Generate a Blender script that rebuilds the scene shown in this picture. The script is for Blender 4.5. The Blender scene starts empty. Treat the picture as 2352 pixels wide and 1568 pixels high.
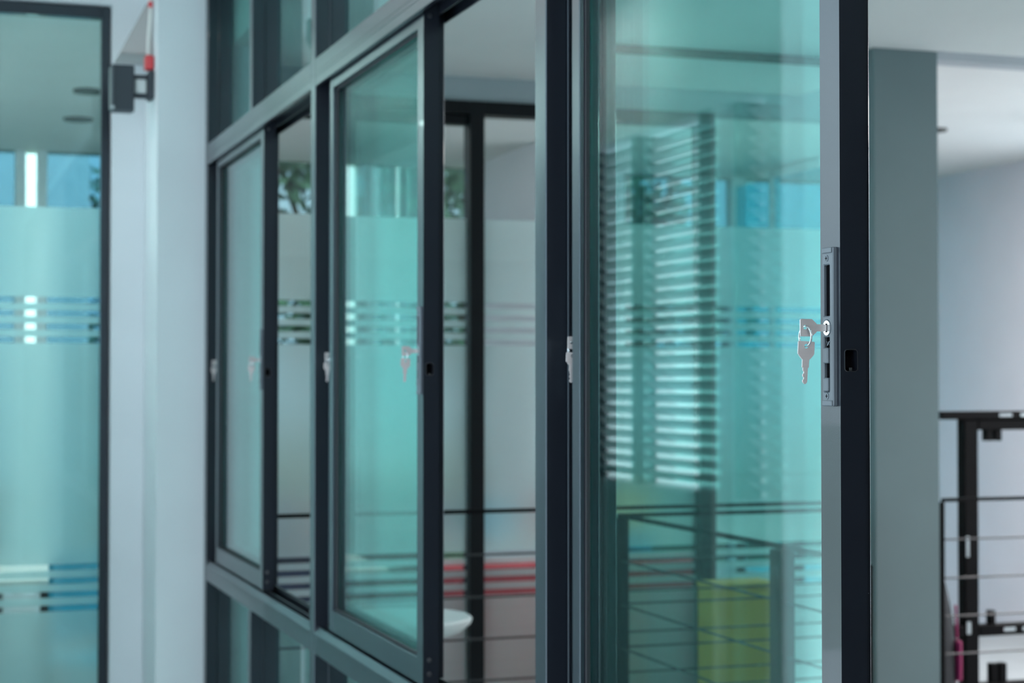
import bpy, bmesh, math, random
from mathutils import Vector, Matrix
random.seed(7)
S = bpy.context.scene
COL = S.collection
PI = math.pi

# ------------------------------------------------------------------ camera, world, sun, lamps, exposure
FPX = 4100.0                                   # focal length in pixels of the 2352 px wide frame
YAW = math.atan(1380 / FPX); TILT = math.atan(88 / FPX)
cd = bpy.data.cameras.new('camera'); cam = bpy.data.objects.new('camera', cd); COL.objects.link(cam)
cam.location = (0, 0, 1.5); cam.rotation_euler = (PI / 2 + TILT, 0, -YAW)
cd.sensor_width = 36; cd.lens = FPX / 2352 * 36; cd.clip_start = .02
cd.dof.use_dof = True; cd.dof.focus_distance = 1.84; cd.dof.aperture_fstop = 8.5
S.camera = cam

w = bpy.data.worlds.new('overcast_sky'); S.world = w; w.use_nodes = True
wn = w.node_tree.nodes; wl = w.node_tree.links
tc = wn.new('ShaderNodeTexCoord'); mp = wn.new('ShaderNodeMapping'); mp.inputs['Scale'].default_value = (1.5, 1.5, 4)
nz = wn.new('ShaderNodeTexNoise'); nz.inputs['Scale'].default_value = 2.0
rp = wn.new('ShaderNodeValToRGB')
rp.color_ramp.elements[0].color = (.60, .84, 1.0, 1); rp.color_ramp.elements[1].color = (.90, .97, 1.0, 1)
rp.color_ramp.elements[0].position = .35; rp.color_ramp.elements[1].position = .7
wl.new(tc.outputs['Generated'], mp.inputs['Vector']); wl.new(mp.outputs['Vector'], nz.inputs['Vector'])
wl.new(nz.outputs['Fac'], rp.inputs['Fac']); wl.new(rp.outputs['Color'], wn['Background'].inputs['Color'])
wn['Background'].inputs['Strength'].default_value = 1.35

sd = bpy.data.lights.new('sun', 'SUN'); sd.energy = 2.6; sd.angle = math.radians(2); sd.color = (1, .97, .92)
sun = bpy.data.objects.new('sun', sd); COL.objects.link(sun)
sun.rotation_euler = Vector((.06, .62, -.78)).to_track_quat('-Z', 'Y').to_euler(); sun.location = (0, -20, 25)

S.view_settings.view_transform = 'Standard'; S.view_settings.look = 'None'
S.view_settings.gamma = 1; S.view_settings.use_curve_mapping = False
S.view_settings.exposure = 1.04
S.cycles.transparent_max_bounces = 32; S.cycles.glossy_bounces = 6

# ------------------------------------------------------------------ materials
def new_mat(name):
    m = bpy.data.materials.new(name); m.use_nodes = True
    nt = m.node_tree; nt.nodes.clear()
    out = nt.nodes.new('ShaderNodeOutputMaterial')
    return m, nt, out
def paint(name, col, rough=.5, var=.06, scale=8, bump=0., bscale=200, metal=0., spec=.5, stretch=(1, 1, 1), coat=0., stint=None):
    m, nt, out = new_mat(name); N = nt.nodes; L = nt.links
    p = N.new('ShaderNodeBsdfPrincipled'); L.new(p.outputs[0], out.inputs[0])
    p.inputs['Roughness'].default_value = rough; p.inputs['Metallic'].default_value = metal
    p.inputs['Specular IOR Level'].default_value = spec; p.inputs['Coat Weight'].default_value = coat
    if stint: p.inputs['Specular Tint'].default_value = (*stint, 1)
    t = N.new('ShaderNodeTexCoord'); mpg = N.new('ShaderNodeMapping'); mpg.inputs['Scale'].default_value = stretch
    L.new(t.outputs['Object'], mpg.inputs['Vector'])
    n = N.new('ShaderNodeTexNoise'); n.inputs['Scale'].default_value = scale; n.inputs['Detail'].default_value = 4
    L.new(mpg.outputs['Vector'], n.inputs['Vector'])
    r = N.new('ShaderNodeValToRGB'); r.color_ramp.elements[0].position = .3; r.color_ramp.elements[1].position = .7
    r.color_ramp.elements[0].color = tuple(c * (1 - var) for c in col) + (1,)
    r.color_ramp.elements[1].color = tuple(min(1, c * (1 + var)) for c in col) + (1,)
    L.new(n.outputs['Fac'], r.inputs['Fac']); L.new(r.outputs['Color'], p.inputs['Base Color'])
    if bump:
        n2 = N.new('ShaderNodeTexNoise'); n2.inputs['Scale'].default_value = bscale; L.new(mpg.outputs['Vector'], n2.inputs['Vector'])
        b = N.new('ShaderNodeBump'); b.inputs['Strength'].default_value = bump; b.inputs['Distance'].default_value = .002
        L.new(n2.outputs['Fac'], b.inputs['Height']); L.new(b.outputs[0], p.inputs['Normal'])
    return m
def glass(name, body, f0=.042):
    """thin architectural glass: neutral Schlick reflection on the outer face, the back face's reflection and the
    straight-through light take the colour of the body"""
    m, nt, out = new_mat(name); N = nt.nodes; L = nt.links
    lw = N.new('ShaderNodeLayerWeight'); lw.inputs['Blend'].default_value = .5
    pw = N.new('ShaderNodeMath'); pw.operation = 'POWER'; pw.inputs[1].default_value = 5; L.new(lw.outputs['Facing'], pw.inputs[0])
    ma = N.new('ShaderNodeMath'); ma.operation = 'MULTIPLY_ADD'; ma.use_clamp = True
    ma.inputs[1].default_value = 1 - f0; ma.inputs[2].default_value = f0; L.new(pw.outputs[0], ma.inputs[0])
    t = N.new('ShaderNodeBsdfTransparent'); t.inputs[0].default_value = (*[c ** .5 for c in body], 1)
    g = N.new('ShaderNodeBsdfGlossy'); g.inputs['Roughness'].default_value = 0.0
    ge = N.new('ShaderNodeNewGeometry'); mc = N.new('ShaderNodeMix'); mc.data_type = 'RGBA'
    mc.inputs[6].default_value = (.97, .99, .99, 1); mc.inputs[7].default_value = (*body, 1)
    L.new(ge.outputs['Backfacing'], mc.inputs[0]); L.new(mc.outputs[2], g.inputs['Color'])
    mx = N.new('ShaderNodeMixShader'); L.new(ma.outputs[0], mx.inputs[0]); L.new(t.outputs[0], mx.inputs[1]); L.new(g.outputs[0], mx.inputs[2])
    L.new(mx.outputs[0], out.inputs[0])
    return m
def frost(name, col, tr=.78, fwd=.5):
    m, nt, out = new_mat(name); N = nt.nodes; L = nt.links
    a = N.new('ShaderNodeBsdfTranslucent'); d = N.new('ShaderNodeBsdfDiffuse'); t = N.new('ShaderNodeBsdfRefraction')
    t.inputs['Roughness'].default_value = .30; t.inputs['IOR'].default_value = 1.25
    g = N.new('ShaderNodeBsdfGlossy'); g.inputs['Roughness'].default_value = .28; g.inputs['Color'].default_value = (.9, 1, 1, 1)
    n = N.new('ShaderNodeTexNoise'); n.inputs['Scale'].default_value = 3; tcx = N.new('ShaderNodeTexCoord'); L.new(tcx.outputs['Object'], n.inputs['Vector'])
    r = N.new('ShaderNodeValToRGB'); r.color_ramp.elements[0].color = (*[c * .97 for c in col], 1); r.color_ramp.elements[1].color = (*col, 1)
    L.new(n.outputs['Fac'], r.inputs['Fac'])
    for s in (a, d, t): L.new(r.outputs['Color'], s.inputs['Color'])
    m1 = N.new('ShaderNodeMixShader'); m1.inputs[0].default_value = tr; L.new(d.outputs[0], m1.inputs[1]); L.new(a.outputs[0], m1.inputs[2])
    m2 = N.new('ShaderNodeMixShader'); m2.inputs[0].default_value = fwd; L.new(m1.outputs[0], m2.inputs[1]); L.new(t.outputs[0], m2.inputs[2])
    m3 = N.new('ShaderNodeMixShader'); m3.inputs[0].default_value = .06; L.new(m2.outputs[0], m3.inputs[1]); L.new(g.outputs[0], m3.inputs[2])
    L.new(m3.outputs[0], out.inputs[0])
    return m
def emit(name, col, s):
    m, nt, out = new_mat(name); e = nt.nodes.new('ShaderNodeEmission'); e.inputs[0].default_value = (*col, 1); e.inputs[1].default_value = s
    nt.links.new(e.outputs[0], out.inputs[0]); return m

M = {}
M['alu'] = paint('anthracite_powder_coat', (.008, .0095, .015), .30, .10, 5, .06, 900, spec=1.0, coat=.22, stint=(.72, .88, 1.0))
M['alu_black'] = paint('black_powder_coat', (.006, .007, .009), .5, .10, 5, .05, 900, spec=.3)
M['gasket'] = paint('black_rubber', (.010, .010, .014), .6, .1)
M['slot'] = paint('black_slot_shade', (.003, .003, .004), .8, .1, spec=.03)  # near-black colour stands in for the shade inside slots
M['lock'] = paint('graphite_lock_plate', (.10, .12, .14), .35, .05, 20, .05, 900)
M['steel'] = paint('brushed_nickel', (.55, .51, .51), .5, .05, 60, .1, 400, metal=.35, stretch=(1, 1, 6))
M['chrome'] = paint('bright_chrome', (.80, .86, .88), .18, .03, metal=1.)
M['screw'] = paint('dark_steel_screw', (.30, .32, .35), .3, .08, metal=1.)
M['white_wall'] = paint('white_painted_plaster', (.76, .82, .85), .75, .025, 3, .25, 260)
M['warm_plaster'] = paint('warm_grey_plaster', (.50, .50, .49), .8, .03, 3, .2, 260)
M['mauve_wall'] = paint('pale_painted_plaster', (.80, .78, .83), .8, .02, 3, .2, 260)
M['grey_wall'] = paint('grey_painted_plaster', (.30, .33, .35), .8, .04, 3, .2, 260)
M['pillar'] = paint('shade_darkened_grey_concrete', (.17, .225, .24), .75, .03, 4, .3, 300)  # grey paint, darkened so the colour carries the pillar's shade
M['beam'] = paint('grey_painted_beam', (.42, .46, .49), .75, .03, 4, .2, 300)
M['ceiling'] = paint('white_ceiling_board', (.74, .75, .74), .85, .02, 3, .15, 200)
M['floor'] = paint('grey_vinyl_floor', (.32, .34, .35), .35, .08, 4, .1, 60)
M['dark_wall'] = paint('dark_grey_panel', (.07, .08, .09), .6, .08, 5, .1, 200)
M['grey_dark'] = paint('graphite_enamel', (.28, .32, .34), .45, .05)
M['frame_white'] = paint('white_enamel', (.74, .78, .80), .35, .03)
M['pane'] = glass('green_float_glass', (.64, .96, .92), .05)
M['pane_clear'] = glass('clear_float_glass', (.87, .95, .94))
M['pane_grey'] = glass('grey_solar_glass', (.21, .29, .31))
M['pane_door'] = glass('pale_green_glass', (.60, .93, .91))
M['pane_blue'] = glass('blue_tinted_glass', (.12, .23, .31))
M['pane_cyan'] = glass('cyan_tinted_glass', (.18, .69, .85))
M['film'] = frost('frosted_film', (.91, .985, .99), .80, .70)
M['slat'] = paint('grey_louvre_slat', (.62, .66, .67), .4, .05)
M['red'] = paint('red_upholstery', (.72, .11, .14), .7, .1, 30, .4, 500)
M['yellow'] = paint('yellow_laminate', (.86, .45, .06), .45, .04)
M['white_plastic'] = paint('white_plastic', (.82, .86, .85), .3, .02)
M['cyan'] = paint('cyan_plastic', (.01, .30, .44), .4, .04)
M['navy'] = paint('navy_fabric', (.03, .05, .10), .7, .1)
M['brown'] = paint('brown_board', (.16, .12, .10), .6, .1)
M['black_steel'] = paint('black_steel', (.0025, .0022, .003), .6, .1, spec=.12)
M['cable_wire'] = paint('dark_wire_rope', (.05, .05, .055), .4, .1, metal=.5)
M['bag'] = paint('black_nylon', (.012, .012, .016), .6, .15, 60, .3, 600)
M['magenta'] = paint('magenta_nylon', (.30, .012, .10), .6, .1, 60, .3, 600)
M['device'] = paint('dark_grey_plastic', (.045, .058, .072), .45, .05, 10, .1, 800)
M['device_red'] = paint('red_plastic', (.72, .075, .085), .45, .03)
M['cable'] = paint('ivory_cable_sheath', (.80, .82, .78), .4, .03)
M['bark'] = paint('tree_bark', (.10, .075, .055), .9, .2, 12, .5, 40)
M['leaf'] = paint('dark_green_leaf', (.10, .19, .10), .55, .45, 2.5)
M['leaf2'] = paint('grey_green_leaf', (.13, .20, .13), .55, .45, 2.5)
M['grass'] = paint('grass_ground', (.10, .15, .06), .9, .3, 1.5, .3, 30)
M['render'] = paint('white_rendered_wall', (.85, .86, .84), .8, .03)
M['lamp'] = emit('fill_lamp_diffuser', (1.0, .95, .92), 16.0)  # glow of the added ceiling fill panels
M['lamp_dark'] = paint('downlight_ring', (.06, .055, .05), .5, .1)
M['wood'] = paint('pale_tabletop', (.75, .74, .70), .4, .05)

# ------------------------------------------------------------------ mesh helpers
class MB:
    def __init__(self): self.bm = bmesh.new()
    def box(self, x0, x1, y0, y1, z0, z1, bev=0.):
        r = bmesh.ops.create_cube(self.bm, size=1)
        vs = r['verts']
        for v in vs:
            v.co = Vector((x0 if v.co.x < 0 else x1, y0 if v.co.y < 0 else y1, z0 if v.co.z < 0 else z1))
        if bev:
            es = list({e for v in vs for e in v.link_edges})
            bmesh.ops.bevel(self.bm, geom=es, offset=bev, segments=1, affect='EDGES', profile=.5)
        return self
    def cyl(self, p0, p1, r, n=16, r2=None, caps=True):
        p0, p1 = Vector(p0), Vector(p1); d = p1 - p0
        mt = Matrix.Translation((p0 + p1) / 2) @ d.to_track_quat('Z', 'Y').to_matrix().to_4x4()
        bmesh.ops.create_cone(self.bm, cap_ends=caps, segments=n, radius1=r, radius2=r if r2 is None else r2, depth=d.length, matrix=mt)
        return self
    def lathe(self, prof, cx, cy, n=32):
        rings = []
        for (r, z) in prof:
            rings.append([self.bm.verts.new((cx + r * math.cos(2 * PI * i / n), cy + r * math.sin(2 * PI * i / n), z)) for i in range(n)])
        for a, b in zip(rings, rings[1:]):
            for i in range(n):
                self.bm.faces.new((a[i], a[(i + 1) % n], b[(i + 1) % n], b[i]))
        self.bm.faces.new(rings[0][::-1]); self.bm.faces.new(rings[-1])
        return self
    def tube(self, pts, r, n=8, closed=False):
        pts = [Vector(p) for p in pts]; k = len(pts); rings = []
        up = Vector((.123, .456, .88)).normalized()
        for i, p in enumerate(pts):
            a = pts[(i - 1) % k] if (closed or i > 0) else p
            b = pts[(i + 1) % k] if (closed or i < k - 1) else p
            t = (b - a).normalized(); s = t.cross(up).normalized(); u = s.cross(t)
            rings.append([self.bm.verts.new(p + (s * math.cos(2 * PI * j / n) + u * math.sin(2 * PI * j / n)) * r) for j in range(n)])
        for i in range(k if closed else k - 1):
            a, b = rings[i], rings[(i + 1) % k]
            for j in range(n): self.bm.faces.new((a[j], a[(j + 1) % n], b[(j + 1) % n], b[j]))
        if not closed:
            self.bm.faces.new(rings[0][::-1]); self.bm.faces.new(rings[-1])
        return self
    def plate(self, outer, holes, t, mat4, bev=0.):
        """flat plate with holes: 2-D loops, thickness t along local z, placed by mat4"""
        b = bmesh.new(); edges = []
        for lp in [outer] + list(holes):
            vs = [b.verts.new((x, y, 0)) for x, y in lp]
            edges += [b.edges.new((vs[i], vs[(i + 1) % len(vs)])) for i in range(len(vs))]
        bmesh.ops.triangle_fill(b, use_beauty=True, use_dissolve=False, edges=edges)
        bmesh.ops.recalc_face_normals(b, faces=b.faces)
        ex = bmesh.ops.extrude_face_region(b, geom=list(b.faces))
        bmesh.ops.translate(b, verts=[v for v in ex['geom'] if isinstance(v, bmesh.types.BMVert)], vec=(0, 0, t))
        bmesh.ops.recalc_face_normals(b, faces=b.faces)
        b.transform(mat4)
        me = bpy.data.meshes.new('tmp'); b.to_mesh(me); b.free(); self.bm.from_mesh(me); bpy.data.meshes.remove(me)
        return self
    def build(self, name, mat, parent=None, smooth=False, loc=None):
        bmesh.ops.recalc_face_normals(self.bm, faces=self.bm.faces)
        me = bpy.data.meshes.new(name); self.bm.to_mesh(me); self.bm.free()
        me.materials.append(M[mat])
        if smooth:
            for p in me.polygons: p.use_smooth = True
            me.set_sharp_from_angle(angle=math.radians(35))
        o = bpy.data.objects.new(name, me); COL.objects.link(o)
        if parent is not None: o.parent = parent
        if loc is not None: o.location = loc
        return o
def tag(o, label, cat, group=None, kind=None):
    o['label'] = label; o['category'] = cat
    if group: o['group'] = group
    if kind: o['kind'] = kind
    return o
def empty(name, loc=(0, 0, 0), rz=0):
    o = bpy.data.objects.new(name, None); COL.objects.link(o); o.location = loc; o.rotation_euler.z = rz; o.empty_display_size = .05
    return o
def copy_tree(o, parent=None):
    c = o.copy(); COL.objects.link(c); c.parent = parent
    for ch in list(o.children): copy_tree(ch, c)
    return c
def part(name, mat, parent, *a, bev=0., label=None):
    o = MB().box(*a, bev=bev).build(name, mat, parent)
    if label: o['label'] = label
    return o
def struct(name, mat, boxes, label, cat):
    m = MB()
    for b in boxes: m.box(*b)
    return tag(m.build(name, mat), label, cat, kind='structure')
def rrect(x0, x1, y0, y1, r, n=5):
    pts = []
    for cx, cy, a0 in ((x1 - r, y1 - r, 0), (x0 + r, y1 - r, 90), (x0 + r, y0 + r, 180), (x1 - r, y0 + r, 270)):
        for i in range(n + 1):
            a = math.radians(a0 + 90 * i / n); pts.append((cx + r * math.cos(a), cy + r * math.sin(a)))
    return pts
def circ(cx, cy, r, n=20): return [(cx + r * math.cos(2 * PI * i / n), cy + r * math.sin(2 * PI * i / n)) for i in range(n)]

# ------------------------------------------------------------------ the setting
XF = .886            # front plane of the window frames (corridor side)
YF = 6.04            # front plane of the frosted partition
PITCH = 1.59
Y0S = (5.656, 4.066, 2.476)          # near edge of each main post
struct('floor', 'floor', [(-1.05, 6.6, -3.2, 10.6, -.12, 0)], 'grey vinyl floor under the corridor and rooms', 'floor')
struct('ceiling', 'ceiling', [(-.7, .886, -3.2, YF + .1, 2.85, 2.95)], 'white ceiling board over the corridor', 'ceiling')
struct('ceiling', 'ceiling', [(.970, 3.18, -3.2, YF + .1, 2.575, 2.95), (3.18, 6.4, -3.2, 5.07, 2.575, 2.95)], 'white ceiling board of the railed room', 'ceiling')
struct('ceiling', 'ceiling', [(-1.05, 6.4, YF + .1, 10.6, 2.8, 2.95), (3.18, 6.4, 5.07, YF + .1, 2.8, 2.95)], 'white ceiling board beyond the frosted partition', 'ceiling')
struct('wall_back', 'dark_wall', [(.886, 6.4, -3.3, -3.2, 0, 2.85)], 'dark grey plaster end wall behind the corridor', 'wall')
struct('wall_corridor', 'white_wall', [(-.7, .886, -3.3, -3.2, 0, 2.85)], 'white plaster end wall of the corridor', 'wall')
# corridor wall on the daylight side: one wide opening, then a louvred window
WL0, WL1 = -.60, -.45
struct('wall_left', 'white_wall', [(WL0, WL1, -3.2, .2, 0, 2.85), (WL0, WL1, .2, 4.44, 0, .25), (WL0, WL1, .2, 4.44, 2.72, 2.85),
       (WL0, WL1, 4.44, 4.545, 0, 2.85), (WL0, WL1, 4.545, YF, 2.32, 2.85)], 'white plaster corridor wall with window openings', 'wall')
struct('trim_1', 'grey_dark', [(WL0, WL1, 4.545, 4.80, 0, 1.15), (WL0, WL1, 4.97, YF, 0, 1.15)], 'dark panel below the louvred window', 'panel')
struct('trim_2', 'frame_white', [(WL0, WL1 + .02, 4.80, 4.856, 0, 2.32)], 'white post between the louvre bays', 'post')
struct('trim_3', 'grey_dark', [(WL0, WL1 + .01, 4.856, 4.97, 0, 2.32)], 'black post between the louvre bays', 'post')
wlo = empty('window_1', (WL0, 4.545, 1.06)); tag(wlo, 'louvred window with horizontal slats in corridor wall', 'window', kind='structure')
for y in (0., .225, .425, 1.01, 1.46): part('frame', 'alu_black', wlo, .05, .12, y, y + (.045 if y == 1.01 else .03), .0905, 1.26)
for (a, b) in ((.03, .225), (.455, 1.01), (1.055, 1.46)):
    first = None
    for k in range(27):
        z = .115 + k * .0424
        if first is None:
            m = MB(); bm = m.bm
            v = [bm.verts.new((x, y, zz)) for x, y, zz in ((.06, a, 0), (.06, b, 0), (.09, b, .025), (.09, a, .025), (.06, a, -.004), (.06, b, -.004), (.09, b, .021), (.09, a, .021))]
            for f in ((0, 1, 2, 3), (7, 6, 5, 4), (0, 4, 5, 1), (1, 5, 6, 2), (2, 6, 7, 3), (3, 7, 4, 0)): bm.faces.new([v[i] for i in f])
            first = m.build('slat', 'slat', wlo, loc=(0, 0, z))
        else:
            o = first.copy(); COL.objects.link(o); o.location = (0, 0, z)
# white corner pillar at the end of the window row, recess, bulkhead
struct('wall_corner', 'white_wall', [(.735, .966, 5.7045, YF - .002, 0, 2.85), (.966, 1.09, 5.7045, YF - .002, 0, 2.5748)], 'white plaster corner pillar at the end of the window row', 'pillar')
struct('wall_end', 'white_wall', [(.628, .97, YF, YF + .12, 0, 2.85), (.97, 1.09, YF, YF + .1, 0, 2.5748), (-.60, .628, YF, YF + .12, 2.75, 2.85), (-.60, -.42, YF, YF + .12, 0, 2.75)], 'white plaster wall around the glass door', 'wall')
hm = MB(); tri = [(.633, 2.553), (.7345, 2.553), (.7345, 2.75)]
va = [hm.bm.verts.new((x, 5.83, z)) for x, z in tri]; vb = [hm.bm.verts.new((x, YF - .002, z)) for x, z in tri]
hm.bm.faces.new(va[::-1]); hm.bm.faces.new(vb)
for i in range(3): hm.bm.faces.new((va[i], va[(i + 1) % 3], vb[(i + 1) % 3], vb[i]))
tag(hm.build('trim_4', 'warm_plaster'), 'wedge-shaped plaster haunch above the door holder', 'haunch', kind='structure')
# room behind the windows
struct('wall_right', 'mauve_wall', [(6.25, 6.4, -3.2, 2.6, 0, 2.575), (6.25, 6.4, 2.6, 8.4, 0, .5), (6.25, 6.4, 2.6, 8.4, 2.5, 2.575), (6.25, 6.4, 8.4, 10.6, 0, 2.8)],
       'pale painted wall on the far side of the railed room', 'wall')
struct('wall_partition', 'mauve_wall', [(3.235, 3.33, 9.15, 10.40, 0, 2.8)], 'pale partition wall beyond the frosted glass', 'wall')
struct('trim_5', 'beam', [(1.09, 3.18, YF, YF + .1, 2.488, 2.5748), (3.18, 3.64, YF, YF + .1, 2.488, 2.7998), (3.64, 6.25, YF, YF + .1, 2.745, 2.7998)], 'grey beam over the frosted partition', 'beam')
struct('wall_pillar', 'pillar', [(2.946, 3.180, 5.08, 5.36, 0, 2.5748)], 'blue-grey square pillar standing in the railed room', 'pillar')
struct('wall_above', 'white_wall', [(XF, .966, -3.2, 5.7045, 2.78, 2.85)], 'white wall strip above the sliding window row', 'wall')
struct('wall_front', 'grey_wall', [(XF, .966, -3.2, .88, 0, 2.78)], 'grey wall continuing the window row', 'wall')
struct('wall_far', 'white_wall', [(-1.05, 6.4, 10.42, 10.6, 0, .30), (6.2, 6.4, 10.42, 10.6, .3, 2.8)], 'white wall under the outer windows', 'wall')
struct('wall_side', 'white_wall', [(-1.05, -.95, YF, 10.42, 0, 2.8), (-.95, -.60, YF, YF + .12, 0, 2.8)], 'white side wall of the room beyond the glass door', 'wall')

# ------------------------------------------------------------------ window frames (three bays)
def make_bay():
    r = empty('window_2', (XF, 0, 0))
    A, D = -PITCH + .048, .080
    p = MB(); p.box(0, .034, 0, .048, .02, 2.78, .0012); p.box(.034, .0375, -.0022, .046, .02, 2.78, .0006); p.box(.0375, D, 0, .048, .02, 2.78, .0012)
    p.build('post', 'alu', r)
    hd = MB(); hd.box(0, D, A, -.0005, 2.203, 2.247, .0012); hd.box(0, .011, A, -.0005, 2.182, 2.2035, .001)
    hd.box(.0443, .0467, A, -.0025, 2.182, 2.2035); hd.box(.0772, D, A, -.0005, 2.182, 2.2035); hd.build('head_rail', 'alu', r)
    hd = MB(); hd.box(0, .0035, A, -.0005, 2.2135, 2.2165); hd.build('groove_trim', 'alu', r).location.x = -.0008
    s = MB(); s.box(0, D, A, -.0005, .868, .908, .0015); s.plate([(0, .904), (.0125, .904), (.0125, .9295), (.0095, .9295), (.0008, .9165), (0, .9155)], [], -.0005 - A, Matrix(((1, 0, 0, 0), (0, 0, 1, A), (0, 1, 0, 0), (0, 0, 0, 1)))); s.box(.0435, .0475, A, -.0025, .907, .922, .001)
    s.box(.0745, D, A, -.0005, .907, .930, .001)
    s.build('sill', 'alu', r)
    for x in (.0275, .0605):
        part('track_rail', 'alu', r, x, x + .003, A + .001, -.0025, .9075, .9325, bev=.0008)
    part('base_rail', 'alu', r, 0, D, A, -.0005, .02, .075, bev=.0012)
    part('top_rail', 'alu', r, 0, D, A, -.0005, 2.73, 2.78, bev=.0012)
    mid = 4.875 - 5.656
    for z0, z1 in ((.075, .868), (2.247, 2.73)):
        q = MB(); q.box(0, .034, mid, mid + .045, z0, z1, .0012); q.box(.034, .0375, mid - .0022, mid + .043, z0, z1, .0006); q.box(.0375, D, mid, mid + .045, z0, z1, .0012)
        q.build('mullion', 'alu', r)
        part('pane', 'pane', r, .070, .076, mid + .046, -.003, z0, z1)
        part('pane', 'pane', r, .070, .076, A + .001, mid - .003, z0, z1)
    return r
bay0 = make_bay()
bays = [bay0] + [copy_tree(bay0) for _ in range(2)]
for k, (b, lab) in enumerate(zip(bays, ('dark aluminium window frame of the bay against the white pillar', 'dark aluminium window frame of the middle bay',
                                       'dark aluminium window frame of the third bay from the white pillar'))):
    b.location.y = Y0S[k]; b.name = 'window_%d' % (k + 2); tag(b, lab, 'window', kind='structure')
p = MB(); p.box(0, .080, 0, .048, .02, 2.78, .0012); p.build('post', 'alu', bays[2], loc=(0, -PITCH, 0))

# ------------------------------------------------------------------ sliding sashes
SWF, SWB, SH, SD = .781, .760, 1.266, .030       # width along the wall (front, rear), height, depth
ZB = .934
def lock(parent, y0, flip):
    """lock plate with slots, cylinder, slide tabs; y0 = edge of the plate nearer the sash edge, flip mirrors along y"""
    def ty(a, b): return (y0 + a, y0 + b) if not flip else (y0 - b, y0 - a)
    zz = lambda v: v - ZB
    sy = 1 if not flip else -1
    # plate plane: local (u along y, v along z) -> x = -t
    mt = Matrix(((0, 0, -1, 0), (sy, 0, 0, y0), (0, 1, 0, 0), (0, 0, 0, 1)))
    outer = rrect(0, .0226, zz(1.4728), zz(1.6366), .002, 3)
    up = rrect(.0072, .0200, zz(1.5658), zz(1.6186), .0012, 3)
    lo = rrect(.0078, .0196, zz(1.4877), zz(1.5441), .0012, 3)
    cy = circ(.0128, zz(1.5535), .0080, 24)
    m = MB().plate(outer, [up, lo, cy], .0046, mt)
    es = [e for e in m.bm.edges if len(e.link_faces) == 2 and e.calc_face_angle(0) > 1.2 and all(abs(v.co.x + .0046) < 1e-5 for v in e.verts)]
    bmesh.ops.bevel(m.bm, geom=es, offset=.0011, segments=1, affect='EDGES', profile=.5)
    # sloped ends
    pl = m.build('lock_plate', 'lock', parent)
    for z0, z1 in ((zz(1.6366) - .006, zz(1.6366) - .0003), (zz(1.4728) + .0003, zz(1.4728) + .006)):
        part('end_cap', 'lock', pl, -.0060, -.0044, *ty(.0012, .0214), z0, z1, bev=.0007)
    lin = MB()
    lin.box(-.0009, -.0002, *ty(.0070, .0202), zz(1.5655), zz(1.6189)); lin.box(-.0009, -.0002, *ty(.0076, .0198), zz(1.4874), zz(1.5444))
    lin.build('slot_shade', 'slot', pl)  # black sheets paint the slot shade; no real depth behind them
    for z0, z1 in ((1.517, 1.533), (1.4880, 1.5021)):
        part('slide_tab', 'lock', pl, -.0062, -.0010, *ty(.0090, .0192), zz(z0), zz(z1), bev=.001)
    yc = y0 + sy * .0128
    c = MB(); c.cyl((-.0001, yc, zz(1.5535)), (-.0052, yc, zz(1.5535)), .0078, 28); c.build('lock_cylinder', 'chrome', pl, smooth=True)
    c = MB(); c.box(-.0056, -.0050, yc - .0012, yc + .0012, zz(1.5535) - .0045, zz(1.5535) + .0045); c.build('key_slot', 'slot', pl)
    sp = [(-.0022, y0 + sy * (.0105 + .0016 * (k % 2) * 2 + .0012 * k * .6), zz(1.5355) + .0022 * (k % 3)) for k in range(7)]
    MB().tube(sp, .0004, 6).build('spring', 'screw', pl)
    for z in (1.6253, 1.4832):
        c = MB(); c.cyl((-.0040, yc, zz(z)), (-.0052, yc, zz(z)), .0036, 18); s = c.build('screw', 'lock', pl, smooth=True)
        c = MB(); c.box(-.0054, -.0051, yc - .0021, yc + .0021, zz(z) - .0004, zz(z) + .0004); c.box(-.0054, -.0051, yc - .0004, yc + .0004, zz(z) - .0021, zz(z) + .0021)
        c.build('screw_slot', 'slot', pl)
    return pl
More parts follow.
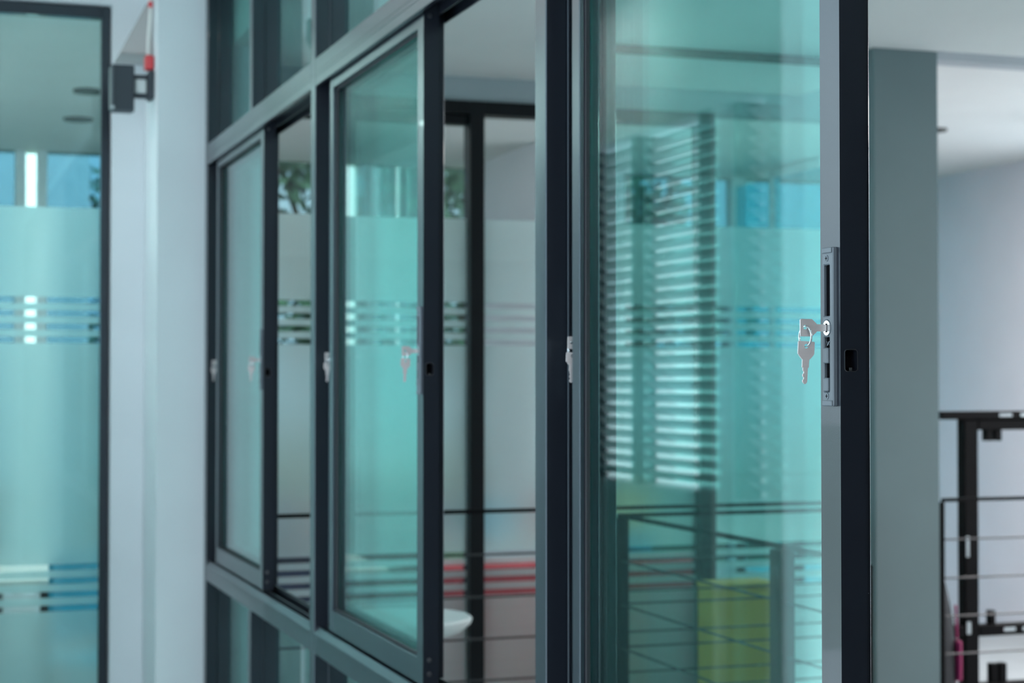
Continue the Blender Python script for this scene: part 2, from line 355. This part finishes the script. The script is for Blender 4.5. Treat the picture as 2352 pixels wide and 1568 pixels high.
def make_sash(lock_near):
    SW = SWF if lock_near else SWB
    r = empty('sliding_sash')
    WN, WFAR = (.0415, .030) if lock_near else (.030, .0415)
    RB, RT = .048, .040
    # near stile: solid body plus edge plate with the strike opening
    if lock_near:
        b = MB(); b.box(0, SD, .0125, WN, 0, SH)
        mt = Matrix(((1, 0, 0, 0), (0, 0, 1, 0), (0, 1, 0, 0), (0, 0, 0, 1)))
        hole = rrect(.0052, .0192, 1.5089 - ZB, 1.5307 - ZB, .0032, 5)
        part('strike_pocket', 'slot', r, .0050, .0194, .0118, .01195, 1.5087 - ZB, 1.5309 - ZB)
        b.plate([(0, 0), (SD, 0), (SD, SH), (0, SH)], [hole], .0125, mt)
        b.build('stile', 'alu', r)
        t = MB(); t.plate(rrect(.0045, .0199, 1.5082 - ZB, 1.5314 - ZB, .0036, 5), [hole], .0006, mt @ Matrix.Translation((0, 0, -.0005))); t.build('strike_rim', 'screw', r)
        part('strike_tongue', 'alu_black', r, .0055, .0085, .0045, .0115, 1.511 - ZB, 1.5285 - ZB)
        part('strike_catch', 'chrome', r, .0115, .0150, .0030, .0110, 1.5092 - ZB, 1.5125 - ZB)
        for z in (.022, .048, SH - .022):
            c = MB(); c.cyl((.012, -.0006, z), (.012, .001, z), .0045, 16); c.cyl((.012, -.0012, z), (.012, -.0004, z), .0022, 10); c.build('screw', 'screw', r, smooth=True)
    else:
        MB().box(0, SD, 0, WN, 0, SH, .0010).build('stile', 'alu', r)
    MB().box(0, SD, SW - WFAR, SW, 0, SH, .0010).build('stile', 'alu', r)
    MB().box(.0004, SD - .0004, WN, SW - WFAR, 0, RB, .0012).build('rail', 'alu', r)
    MB().box(.0004, SD - .0004, WN, SW - WFAR, SH - RT, SH, .0012).build('rail', 'alu', r)
    MB().box(.0155, .0205, WN + .0004, SW - WFAR - .0004, RB + .0004, SH - RT - .0004).build('glass_pane', 'pane', r)
    a, c_, z0, z1 = WN, SW - WFAR, RB, SH - RT
    for bx in ((.0075, .0150, a + .0002, a + .0045, z0, z1), (.0075, .0150, c_ - .0045, c_ - .0002, z0, z1),
               (.0075, .0150, a + .0046, c_ - .0046, z0 + .0002, z0 + .0045), (.0075, .0150, a + .0046, c_ - .0046, z1 - .0045, z1 - .0002)):
        part('gasket', 'gasket', r, *bx, bev=.001)
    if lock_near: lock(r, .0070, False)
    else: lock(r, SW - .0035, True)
    return r
BAYN = ('bay beside the white pillar', 'middle bay', 'third bay from the white pillar')
f0 = make_sash(True); b0 = make_sash(False)
fronts = [f0, copy_tree(f0), copy_tree(f0)]; backs = [b0, copy_tree(b0), copy_tree(b0)]
FY = (4.777, 3.190, 1.6218)
BY = (5.649 - SWB, 4.028 - SWB, 2.432 - SWB)
for k in range(3):
    fronts[k].location = (.900, FY[k], ZB); backs[k].location = (.9335, BY[k], ZB)
    tag(fronts[k], 'front sliding sash with green glass and corridor-side lock, ' + BAYN[k], 'window sash', 'front sliding sashes')
    tag(backs[k], 'rear sliding sash with green glass behind the front one, ' + BAYN[k], 'window sash', 'rear sliding sashes')

# ------------------------------------------------------------------ keys
def key_outline(full):
    bow = [(-.0300, -.0090), (-.0170, -.0090), (-.0118, -.0036), (-.0118, -.0036)]
    pts = [(-.0300, .0080), (-.0290, .0090), (-.0170, .0090), (-.0122, .0050), (-.0112, .0037), (-.0030, .0037)]
    if full:
        pts += [(-.0030, .0026), (.0000, .0026), (.0012, .0016), (.0030, .0016), (.0040, .0026), (.0060, .0026), (.0072, .0014), (.0090, .0014), (.0100, .0024), (.0118, .0024), (.0134, .0010), (.0140, 0)]
        pts += [(.0134, -.0014), (.0118, -.0026), (-.0030, -.0026), (-.0030, -.0037)]
    else:
        pts += [(-.0002, .0030), (-.0002, -.0030), (-.0030, -.0037)]
    pts += [(-.0112, -.0037), (-.0122, -.0050), (-.0170, -.0090), (-.0290, -.0090), (-.0300, -.0080)]
    return pts
T_ = .0020
km = MB().plate(key_outline(False), [circ(-.0245, .0005, .0024, 16)], T_, Matrix(((1, 0, 0, 0), (0, 0, 1, -T_ / 2), (0, 1, 0, 0), (0, 0, 0, 1))))
es = [e for e in km.bm.edges if e.is_manifold and e.calc_face_angle(0) > 1.3 and abs(e.verts[0].co.y - e.verts[1].co.y) < 1e-6]
k_in = km.build('key', 'steel')
k_hang = MB().plate(key_outline(True), [circ(-.0250, .0000, .0024, 16)], T_, Matrix(((0, -1, 0, 0), (0, 0, 1, -T_ / 2), (-1, 0, 0, 0), (0, 0, 0, 1)))).build('key', 'steel')
rg = MB().tube([(0, .0105 * math.cos(2 * PI * i / 40), .0105 * math.sin(2 * PI * i / 40)) for i in range(40)], .00062, 8, True)
rg.tube([(.0012, .0105 * math.cos(2 * PI * i / 40), .0105 * math.sin(2 * PI * i / 40)) for i in range(40)], .0005, 8, True)
ring = rg.build('key_ring', 'chrome', smooth=True)
first = True
for k in range(3):
    for front in (True, False):
        if front: c = Vector((.900 - .0054, FY[k] + .0198, 1.5535)); who = 'front sash lock, '
        else: c = Vector((.9335 - .0054, BY[k] + SWB - .0163, 1.5535)); who = 'rear sash lock, '
        a, h, rr = (k_in, k_hang, ring) if first else (k_in.copy(), k_hang.copy(), ring.copy())
        if not first:
            for o in (a, h, rr): COL.objects.link(o)
        first = False
        a.location = c
        rc = c + Vector((-.0245, 0, -.0095 + .0005)); rr.location = rc; rr.rotation_euler.z = math.radians(8)
        h.location = rc + Vector((0, 0, -.0105 + .0024 - .0018 - .0250)); h.rotation_euler = (0, math.radians(3), math.radians(-4))
        tag(a, 'nickel key in ' + who + BAYN[k], 'key', 'keys in the sash locks')
        tag(rr, 'wire ring at ' + who + BAYN[k], 'key ring', 'key rings on the sash locks')
        tag(h, 'spare key hanging at ' + who + BAYN[k], 'key', 'spare keys on the rings')

# ------------------------------------------------------------------ frosted partition (far side of the room) and glass door
GAPS_U = (1.775, 1.731, 1.687, 1.643); GAPS_L = (.890, .845, .800, .755); GH = .021
def films(parent, x0, x1, y, z_low):
    bands = [(z_low, GAPS_L[3] - GH)]
    for i in (3, 2, 1): bands.append((GAPS_L[i], GAPS_L[i - 1] - GH))
    bands.append((GAPS_L[0], GAPS_U[3] - GH))
    for i in (3, 2, 1): bands.append((GAPS_U[i], GAPS_U[i - 1] - GH))
    bands.append((GAPS_U[0], 2.073))
    for a, b in bands: part('frosted_film', 'film', parent, x0, x1, y, y + .0012, a, b)
wp = empty('window_5', (1.09, YF, 0)); tag(wp, 'black framed frosted glass partition with clear stripes', 'window', kind='structure')
ox = 1.09
for x0, x1, z1, nm in ((1.871, 1.9245, 2.488, 'mullion'), (2.761, 2.823, 2.488, 'mullion'), (1.091, 1.12, 2.488, 'mullion'), (3.60, 3.64, 2.488, 'mullion')):
    part(nm, 'alu_black', wp, x0 - ox, x1 - ox, -.02, .06, .0, z1, bev=.002)
for x0, x1 in ((1.12, 1.871), (1.9245, 2.761)):
    part('head_rail', 'alu_black', wp, x0 - ox, x1 - ox, -.02, .06, 2.4405, 2.488, bev=.002)
    part('base_rail', 'alu_black', wp, x0 - ox, x1 - ox, -.02, .06, 0, .06, bev=.002)
part('leaf_rail', 'alu_black', wp, 1.12 - ox, 1.871 - ox, .0, .05, 2.405, 2.4405, bev=.002)
for x0, x1, zt in ((1.121, 1.870, 2.405), (1.9255, 2.760, 2.4405), (2.824, 3.599, 2.487)):
    part('pane', 'pane_clear', wp, x0 - ox, x1 - ox, .018, .026, .06, zt)
    films(wp, x0 - ox, x1 - ox, .0275, .0605)
dr = empty('door_1', (-.415, YF + .03, 0)); tag(dr, 'tall black framed glass door with frosted film stripes', 'door', kind='structure')
DX = .624 + .415
part('stile', 'alu', dr, DX - .0285, DX, 0, .045, .01, 2.7465, bev=.002); part('stile', 'alu', dr, 0, .0285, 0, .045, .01, 2.7465, bev=.002)
part('rail', 'alu', dr, .0285, DX - .0285, 0, .045, 2.7077, 2.7465, bev=.002); part('rail', 'alu', dr, .0285, DX - .0285, 0, .045, .01, .08, bev=.002)
part('pane', 'pane_door', dr, .029, DX - .029, .016, .024, .0805, 2.7075)
films(dr, .029, DX - .029, .0255, .081)

# ------------------------------------------------------------------ outer window wall of the far room
wf = empty('window_6', (-.94, 10.42, .30)); tag(wf, 'outer window wall with tinted panes facing the trees', 'window', kind='structure')
PA = [(-.58, .55, 'pane_blue'), (.725, 1.62, 'pane_blue'), (1.68, 2.60, 'pane_grey'), (2.66, 3.22, 'pane_grey'), (3.34, 4.2, 'pane_grey'), (-.859, -.781, 'pane_grey'), (4.26, 5.0, 'pane_blue'), (5.1, 6.19, 'pane_grey')]
for a, b, m_ in PA: part('pane', m_, wf, a + .94, b + .94, .05, .058, .001, 2.499)
for a, b in ((.55, .6085), (.669, .725), (-.625, -.58), (-.78, -.70), (-.94, -.86), (1.62, 1.68), (2.60, 2.66), (4.2, 4.26), (5.0, 5.1)):
    part('mullion', 'frame_white', wf, a + .94, b + .94, .0, .09, .001, 2.499, bev=.003)
ws = empty('window_7', (5.0, 9.25, 0)); tag(ws, 'cyan glass screen beyond the frosted partition', 'window', kind='structure')
part('pane', 'pane_cyan', ws, .02, .028, 0, .60, .3, 2.74); part('pane', 'pane_cyan', ws, .02, .028, .64, 1.15, .3, 2.74)
part('mullion', 'frame_white', ws, 0, .05, .60, .64, 0, 2.79); part('rail', 'frame_white', ws, 0, .05, 0, .60, 2.74, 2.79); part('base_panel', 'frame_white', ws, 0, .05, 0, 1.15, 0, .3)

# ------------------------------------------------------------------ cable railings
def railing(name, lab, pts, posts, pw, stub=True):
    r = empty(name, (pts[0][0], pts[0][1], 0)); o = Vector((pts[0][0], pts[0][1], 0))
    for a, b in zip(pts, pts[1:]):
        a, b = Vector((*a, 0)) - o, Vector((*b, 0)) - o; d = (b - a).normalized(); n = Vector((-d.y, d.x, 0)) * .006
        m = MB(); bm = m.bm
        v = [bm.verts.new(p) for p in (a - n + Vector((0, 0, 1.090)), b - n + Vector((0, 0, 1.090)), b + n + Vector((0, 0, 1.090)), a + n + Vector((0, 0, 1.090)),
                                       a - n + Vector((0, 0, 1.102)), b - n + Vector((0, 0, 1.102)), b + n + Vector((0, 0, 1.102)), a + n + Vector((0, 0, 1.102)))]
        for f in ((3, 2, 1, 0), (4, 5, 6, 7), (0, 1, 5, 4), (1, 2, 6, 5), (2, 3, 7, 6), (3, 0, 4, 7)): bm.faces.new([v[i] for i in f])
        m.build('top_rail', 'black_steel', r)
        for z in (.963, .833, .705, .578, .45, .32, .19):
            MB().cyl(a + Vector((0, 0, z)), b + Vector((0, 0, z)), .0032, 8).build('cable', 'cable_wire', r)
    for (x, y) in posts:
        part('post', 'black_steel', r, x - o.x - pw / 2, x - o.x + pw / 2, y - o.y - pw / 2, y - o.y + pw / 2, 0, 1.0895, bev=.002)
    tag(r, lab, 'railing'); return r
railing('cable_railing', 'straight black cable railing running up to the blue-grey pillar', [(1.00, 5.24), (2.944, 5.24)], [(1.01, 5.24), (2.915, 5.24)], .014)
railing('cable_railing', 'black cable railing beyond the pillar with a thin end post', [(3.290, 5.24), (5.6, 5.24)], [(3.290, 5.24), (4.5, 5.24), (5.59, 5.24)], .014)
railing('cable_railing', 'angled black cable railing with broad posts around the stair corner', [(2.003, 3.52), (2.003, 4.95), (2.80, 4.95)], [(2.003, 3.53), (2.003, 4.95), (2.003, 3.90), (2.79, 4.95)], .046)

# ------------------------------------------------------------------ things in the room
tr = MB().box(1.95, 2.944, 5.285, 5.32, 2.549, 2.5745, .002).build('ceiling_track', 'black_steel'); tag(tr, 'black track along the ceiling beside the pillar', 'ceiling track')
st = empty('bar_stool', (1.285, 4.72, 0)); tag(st, 'white round bar stool standing by the cable railing', 'stool')
MB().lathe([(.03, .790), (.10, .797), (.150, .815), (.176, .838), (.180, .850), (.174, .856), (.12, .852), (.05, .849), (.0005, .848)], 0, 0, 40).build('seat', 'white_plastic', st, smooth=True)
MB().cyl((0, 0, .02), (0, 0, .79), .024, 20).build('column', 'chrome', st, smooth=True)
MB().lathe([(.20, 0), (.205, .006), (.19, .014), (.05, .024), (.024, .03)], 0, 0, 40).build('base', 'chrome', st, smooth=True)
MB().tube([(.13 * math.cos(a), .13 * math.sin(a), .30) for a in [2 * PI * i / 28 for i in range(28)]], .008, 8, True).build('foot_ring', 'chrome', st, smooth=True)
MB().cyl((.02, 0, .30), (.13, 0, .30), .006, 8).cyl((-.02, 0, .30), (-.13, 0, .30), .006, 8).build('foot_bar', 'chrome', st)
yc = empty('yellow_cabinet', (2.546, 5.45, 0)); tag(yc, 'slim yellow laminate cabinet behind the cable railing', 'cabinet')
part('body', 'yellow', yc, 0, .226, .018, .13, .05, .80, bev=.002); part('top', 'yellow', yc, -.003, .229, -.002, .133, .80, .818, bev=.002)
part('door', 'yellow', yc, .003, .223, 0, .0175, .055, .795, bev=.002); part('plinth', 'dark_wall', yc, .01, .216, .03, .12, 0, .05)
part('handle', 'screw', yc, .195, .205, -.02, -.001, .30, .42, bev=.002)

rk = empty('steel_frame', (3.51, 5.60, 0)); tag(rk, 'black slotted steel frame standing behind the cable railing', 'frame')
part('post', 'black_steel', rk, .101, .159, 0, .05, 0, 1.3565, bev=.003); part('post', 'black_steel', rk, .95, 1.008, 0, .05, 0, 1.3565, bev=.003)
part('top_rail', 'black_steel', rk, 0, 1.05, -.01, .06, 1.357, 1.386, bev=.003); part('rail', 'black_steel', rk, .16, .95, 0, .05, 1.318, 1.3565, bev=.003)
part('rail', 'black_steel', rk, .045, .1005, 0, .05, .572, .612, bev=.003); part('rail', 'black_steel', rk, .16, .95, 0, .05, .572, .612, bev=.003)
for x in (.199, .238): part('bracket', 'black_steel', rk, x, x + .026, .008, .04, 1.278, 1.3178, bev=.002)
part('bracket', 'black_steel', rk, .212, .234, .008, .04, .6122, .662, bev=.002)
for x in (.215, .252): part('bracket', 'black_steel', rk, x, x + .028, .008, .04, .40, .47, bev=.002)
part('rail', 'black_steel', rk, .16, .95, 0, .05, .36, .40, bev=.003)
for x, z, ww, hh in ((.24, 1.366, .055, .012), (.33, 1.366, .05, .012), (.104, .86, .014, .075), (.105, .582, .018, .045), (.26, .586, .05, .014), (.34, .586, .05, .014)):
    part('slot_glint', 'chrome', rk, x, x + ww, -.0125 if z > 1.3 else -.003, -.0105 if z > 1.3 else -.0005, z, z + hh, bev=.0008)  # bright plates stand in for glints and the pale wall seen through slots
bg = empty('backpack', (3.352, 5.46, .0)); tag(bg, 'black backpack with magenta trim standing behind the pillar', 'backpack')
def blob(sx, sy, sz, n=20, m_=14):
    b = MB(); rings = []
    for i in range(m_ + 1):
        t = i / m_; zz = t * sz; k = (1 - abs(2 * t - .9) ** 3.0 * .55) if t > .45 else (1 - abs(2 * t - .9) ** 4 * .35)
        rings.append((max(.02, k), zz))
    prev = None
    for k, zz in rings:
        rg_ = []
        for j in range(n):
            a = 2 * PI * j / n; ca, sa = math.cos(a), math.sin(a); e = .6
            rg_.append(b.bm.verts.new((sx * k * math.copysign(abs(ca) ** e, ca), sy * k * math.copysign(abs(sa) ** e, sa), zz)))
        if prev:
            for j in range(n): b.bm.faces.new((prev[j], prev[(j + 1) % n], rg_[(j + 1) % n], rg_[j]))
        else: b.bm.faces.new(rg_[::-1])
        prev = rg_
    b.bm.faces.new(prev); return b
blob(.095, .10, .92).build('body', 'bag', bg, smooth=True)
MB().tube([(.080, -.07, .40), (.086, -.07, .52), (.088, -.07, .62), (.084, -.07, .72)], .005, 8).build('trim', 'magenta', bg, smooth=True)
part('pocket', 'magenta', bg, .076, .094, -.10, -.06, .46, .60, bev=.006)
MB().tube([(.0, 0, .91), (.015, 0, .95), (.03, 0, .91)], .006, 8).build('carry_loop', 'bag', bg, smooth=True)

# ------------------------------------------------------------------ things in the room beyond the frosted glass
sf = empty('red_sofa', (2.16, 6.54, 0), 0); tag(sf, 'red upholstered bench close behind the frosted glass', 'sofa')
part('base', 'red', sf, -.35, .75, -.22, .62, .06, .42, bev=.02); part('cushion', 'red', sf, -.34, .74, -.20, .45, .425, .56, bev=.03)
part('backrest', 'red', sf, -.35, .75, -.30, -.21, .30, .835, bev=.025)
for x in (-.32, .67):
    for y in (-.18, .55): part('leg', 'black_steel', sf, x, x + .05, y, y + .05, 0, .06)
def table(name, lab, x0, x1, y0, y1, h, mat):
    t = empty(name, (x0, y0, 0)); tag(t, lab, 'table')
    part('tabletop', mat, t, 0, x1 - x0, 0, y1 - y0, h - .03, h, bev=.004)
    for x in (.04, x1 - x0 - .08):
        for y in (.04, y1 - y0 - .08): part('leg', 'black_steel', t, x, x + .04, y, y + .04, 0, h - .0305, bev=.002)
    return t
table('long_table', 'pale long table near the outer windows', .95, 4.4, 8.2, 9.0, .72, 'wood')
table('white_table', 'white table just inside the glass door', -.1, .62, 7.4, 8.1, .70, 'wood')
def chair(lab, x, y, rz, mat):
    c = empty('shell_chair', (x, y, 0), rz); tag(c, lab, 'chair')
    part('seat', mat, c, -.21, .21, -.20, .20, .43, .46, bev=.012); part('backrest', mat, c, -.20, .20, .185, .21, .50, .84, bev=.01)
    for sx in (-.18, .16):
        for sy in (-.17, .16): part('leg', 'chrome', c, sx, sx + .02, sy, sy + .02, 0, .4295)
    for sx in (-.17, .15): part('back_support', 'chrome', c, sx, sx + .02, .19, .205, .4605, .4995)
    return c
chair('cyan plastic chair beside the white table behind the glass door', .78, 6.95, math.radians(40), 'cyan')
chair('cyan plastic chair at the long table behind the frosted glass', 2.95, 7.6, math.radians(180), 'cyan')
chair('navy chair at the long table behind the frosted glass', 1.45, 7.8, math.radians(185), 'navy')
chair('brown chair at the long table behind the frosted glass', 2.0, 7.75, math.radians(178), 'brown')
cb = empty('dark_cabinet', (-.55, 8.4, 0)); tag(cb, 'dark low cabinet behind the glass door', 'cabinet')
part('body', 'dark_wall', cb, 0, .95, 0, .45, .04, 1.0, bev=.003); part('top', 'dark_wall', cb, -.005, .955, -.01, .46, 1.0, 1.02, bev=.002)
for x in (.003, .478): part('door', 'dark_wall', cb, x, x + .469, -.018, -.0005, .05, .99, bev=.002)
part('plinth', 'black_steel', cb, .02, .93, .03, .43, 0, .04)
for i, (x, c, h) in enumerate(((1.10, 'cyan', .22), (1.34, 'brown', .18), (1.58, 'navy', .2), (1.86, 'red', .16), (2.3, 'navy', .2), (2.62, 'cyan', .14), (3.0, 'red', .17), (3.35, 'yellow', .2))):
    t = empty('storage_box', (x, 8.35, .72)); part('body', c, t, 0, .19, 0, .26, 0, h, bev=.003); part('lid', c, t, -.004, .194, -.004, .264, h, h + .02, bev=.002)
    tag(t, '%s storage box, number %s from the white pillar along the long table' % ({'cyan': 'cyan', 'brown': 'brown', 'navy': 'navy', 'red': 'red', 'yellow': 'yellow'}[c], ('one', 'two', 'three', 'four', 'five', 'six', 'seven', 'eight')[i]), 'box', 'storage boxes on the long table')
for i, (x, y, lab) in enumerate(((.75, 8.18, 'recessed ceiling downlight nearer the glass door'), (.78, 9.085, 'recessed ceiling downlight nearer the outer windows'), (5.02, 8.06, 'recessed ceiling downlight beyond the pillar'),
                                 (2.6, 8.1, 'recessed ceiling downlight above the long table'))):
    t = empty('downlight', (x, y, 2.8)); tag(t, lab, 'downlight', 'ceiling downlights')
    MB().lathe([(.045, -.012), (.070, -.012), (.072, 0), (.045, 0)], 0, 0, 28).build('ring', 'lamp_dark', t, smooth=True)
    MB().lathe([(.0005, -.006), (.0445, -.006), (.0445, 0), (.0005, 0)], 0, 0, 24).build('lens', 'lamp_dark', t, smooth=True)
# added ceiling fill panels, kept out of view, to brighten corridor and rooms
def lamp(x, y, z, sx, sy, lab):
    t = empty('fill_lamp', (x, y, z)); tag(t, lab, 'added fill lamp', 'added fill lamps')
    part('housing', 'frame_white', t, -sx / 2, sx / 2, -sy / 2, sy / 2, -.05, -.0005); part('diffuser', 'lamp', t, -sx / 2 + .02, sx / 2 - .02, -sy / 2 + .02, sy / 2 - .02, -.056, -.0505)
lamp(5.5, 4.0, 2.575, 1.0, 1.4, 'added wide ceiling fill lamp of the railed room')
lamp(-.16, 5.56, 2.85, .12, .4, 'added ceiling fill lamp over the corridor by the glass door')
lamp(.15, -1.2, 2.85, .4, 1.2, 'added ceiling fill lamp over the corridor away from the glass door')
for x, y, sx, sy, d in ((-.45, 7.1, .34, .5, 'by the glass door'), (4.05, 7.0, .34, .4, 'between the frosted partition and the cyan screen'), (5.7, 6.9, .8, 1.4, 'by the pale wall'),
                        (.90, 6.85, .26, .4, 'behind the white pillar'), (-.7, 8.1, .34, .6, 'above the dark low cabinet'), (2.58, 7.0, .2, .4, 'above the red bench')):
    lamp(x, y, 2.8, sx, sy, 'added ceiling fill lamp ' + d)

# ------------------------------------------------------------------ door holder on the pillar
dv = empty('door_holder', (.735, 5.80, 2.40)); tag(dv, 'dark grey box on a bracket beside the glass door with red cap', 'door holder')
part('mount_plate', 'device', dv, -.020, -.0006, -.02, .05, 0, .095, bev=.006)
part('arm', 'device', dv, -.064, -.0205, .0, .03, .006, .020, bev=.002); part('arm', 'device', dv, -.064, -.0205, .0, .03, .066, .080, bev=.002)
part('indicator', 'white_plastic', dv, -.061, -.024, -.004, .028, .0205, .0655, bev=.004)
part('housing', 'device', dv, -.138, -.0645, -.03, .04, -.042, .105, bev=.004)
part('edge_strip', 'lock', dv, -.1385, -.1300, -.034, -.0305, -.038, .101, bev=.001)
part('base_lip', 'lock', dv, -.136, -.066, -.033, -.0305, -.048, -.040, bev=.001)
MB().cyl((-.133, -.038, -.034), (-.133, -.0342, -.034), .006, 16).build('screw', 'chrome', dv, smooth=True)
part('cap', 'device_red', dv, -.030, -.002, -.018, .025, .0955, .143, bev=.005)
cb_ = MB().tube([(.716, 5.80, 2.5435), (.717, 5.80, 2.60), (.7215, 5.80, 2.66), (.7235, 5.80, 2.72), (.7235, 5.80, 2.849)], .0052, 10).build('cable', 'cable', smooth=True)
cb_r = MB().cyl((0, 0, -.009), (0, 0, .009), .0075, 14)
tag(cb_, 'white cable running up the pillar from the red cap', 'cable')
bd = cb_r.build('cable_band', 'device_red', cb_, smooth=True, loc=(.7228, 5.80, 2.708)); bd['label'] = 'red band on the white cable'

# ------------------------------------------------------------------ outdoors
tag(MB().box(-30, 40, 10.62, 60, -.3, -.14).build('ground', 'grass'), 'grass ground outside the outer windows', 'ground', kind='structure')
ob = empty('neighbour_wall', (.2, 13.6, -.14)); tag(ob, 'sunlit white garden wall outside the outer windows', 'wall')
part('wall', 'render', ob, 0, 1.05, 0, .2, 0, 4.4); part('coping', 'frame_white', ob, -.03, 1.08, -.03, .23, 4.4, 4.46)
ob2 = empty('neighbour_wall', (-1.95, 13.6, -.14)); tag(ob2, 'sunlit white garden wall opposite the glass door', 'wall')
part('wall', 'render', ob2, 0, .62, 0, .2, 0, 4.4); part('coping', 'frame_white', ob2, -.03, .65, -.03, .23, 4.4, 4.46)
def tree(x, y, h, rad, seed, mat, lab, n=2600):
    rnd = random.Random(seed); t = empty('leafy_tree', (x, y, -.14)); tag(t, lab, 'tree', 'trees outside the outer windows')
    tk = MB(); top = Vector((rnd.uniform(-.2, .2), rnd.uniform(-.2, .2), h * .55)); tk.tube([(0, 0, 0), tuple(top * .5 + Vector((.08, 0, 0))), tuple(top)], .11, 8)
    cl = []
    for k in range(16):
        a = rnd.uniform(0, 2 * PI); rr = rad * rnd.uniform(.2, .9); c = Vector((rr * math.cos(a), rr * math.sin(a), h * rnd.uniform(.32, .95))); cl.append((c, rad * rnd.uniform(.28, .5)))
        if k < 9: tk.tube([tuple(top * rnd.uniform(.5, 1)), tuple(c)], .035, 6)
    tk.build('trunk', 'bark', t)
    f = MB(); bm = f.bm
    for k in range(n):
        c, r_ = rnd.choice(cl); d = Vector((rnd.gauss(0, 1), rnd.gauss(0, 1), rnd.gauss(0, 1))).normalized() * r_ * rnd.random() ** .4
        p = c + d; u = Vector((rnd.gauss(0, 1), rnd.gauss(0, 1), rnd.gauss(0, 1))).normalized(); v = u.orthogonal().normalized(); s = rnd.uniform(.06, .13)
        bm.faces.new([bm.verts.new(q) for q in (p - u * s, p + v * s * .45, p + u * s, p - v * s * .45)])
    me = bpy.data.meshes.new('foliage'); bm.to_mesh(me); bm.free(); me.materials.append(M[mat]); o = bpy.data.objects.new('foliage', me); COL.objects.link(o); o.parent = t; o['kind'] = 'stuff'
    return t
for i, (x, y, h, r_, mt_, lab) in enumerate(((4.0, 17.5, 5.0, 1.35, 'leaf', 'dark green tree with a rounded crown beyond the clear panes'), (6.6, 21.5, 6.0, 1.6, 'leaf2', 'grey-green tree with sky showing through its lower crown'),
        (6.5, 15.6, 5.4, 1.25, 'leaf', 'dark green tree just behind the pale partition wall'), (1.6, 22, 4.2, 1.6, 'leaf2', 'grey-green tree behind the sunlit garden wall'),
        (-2.8, 20, 4.6, 1.8, 'leaf', 'dark green tree beyond the tinted panes'))):
    tree(x, y, h, r_, 11 + i, mt_, lab)
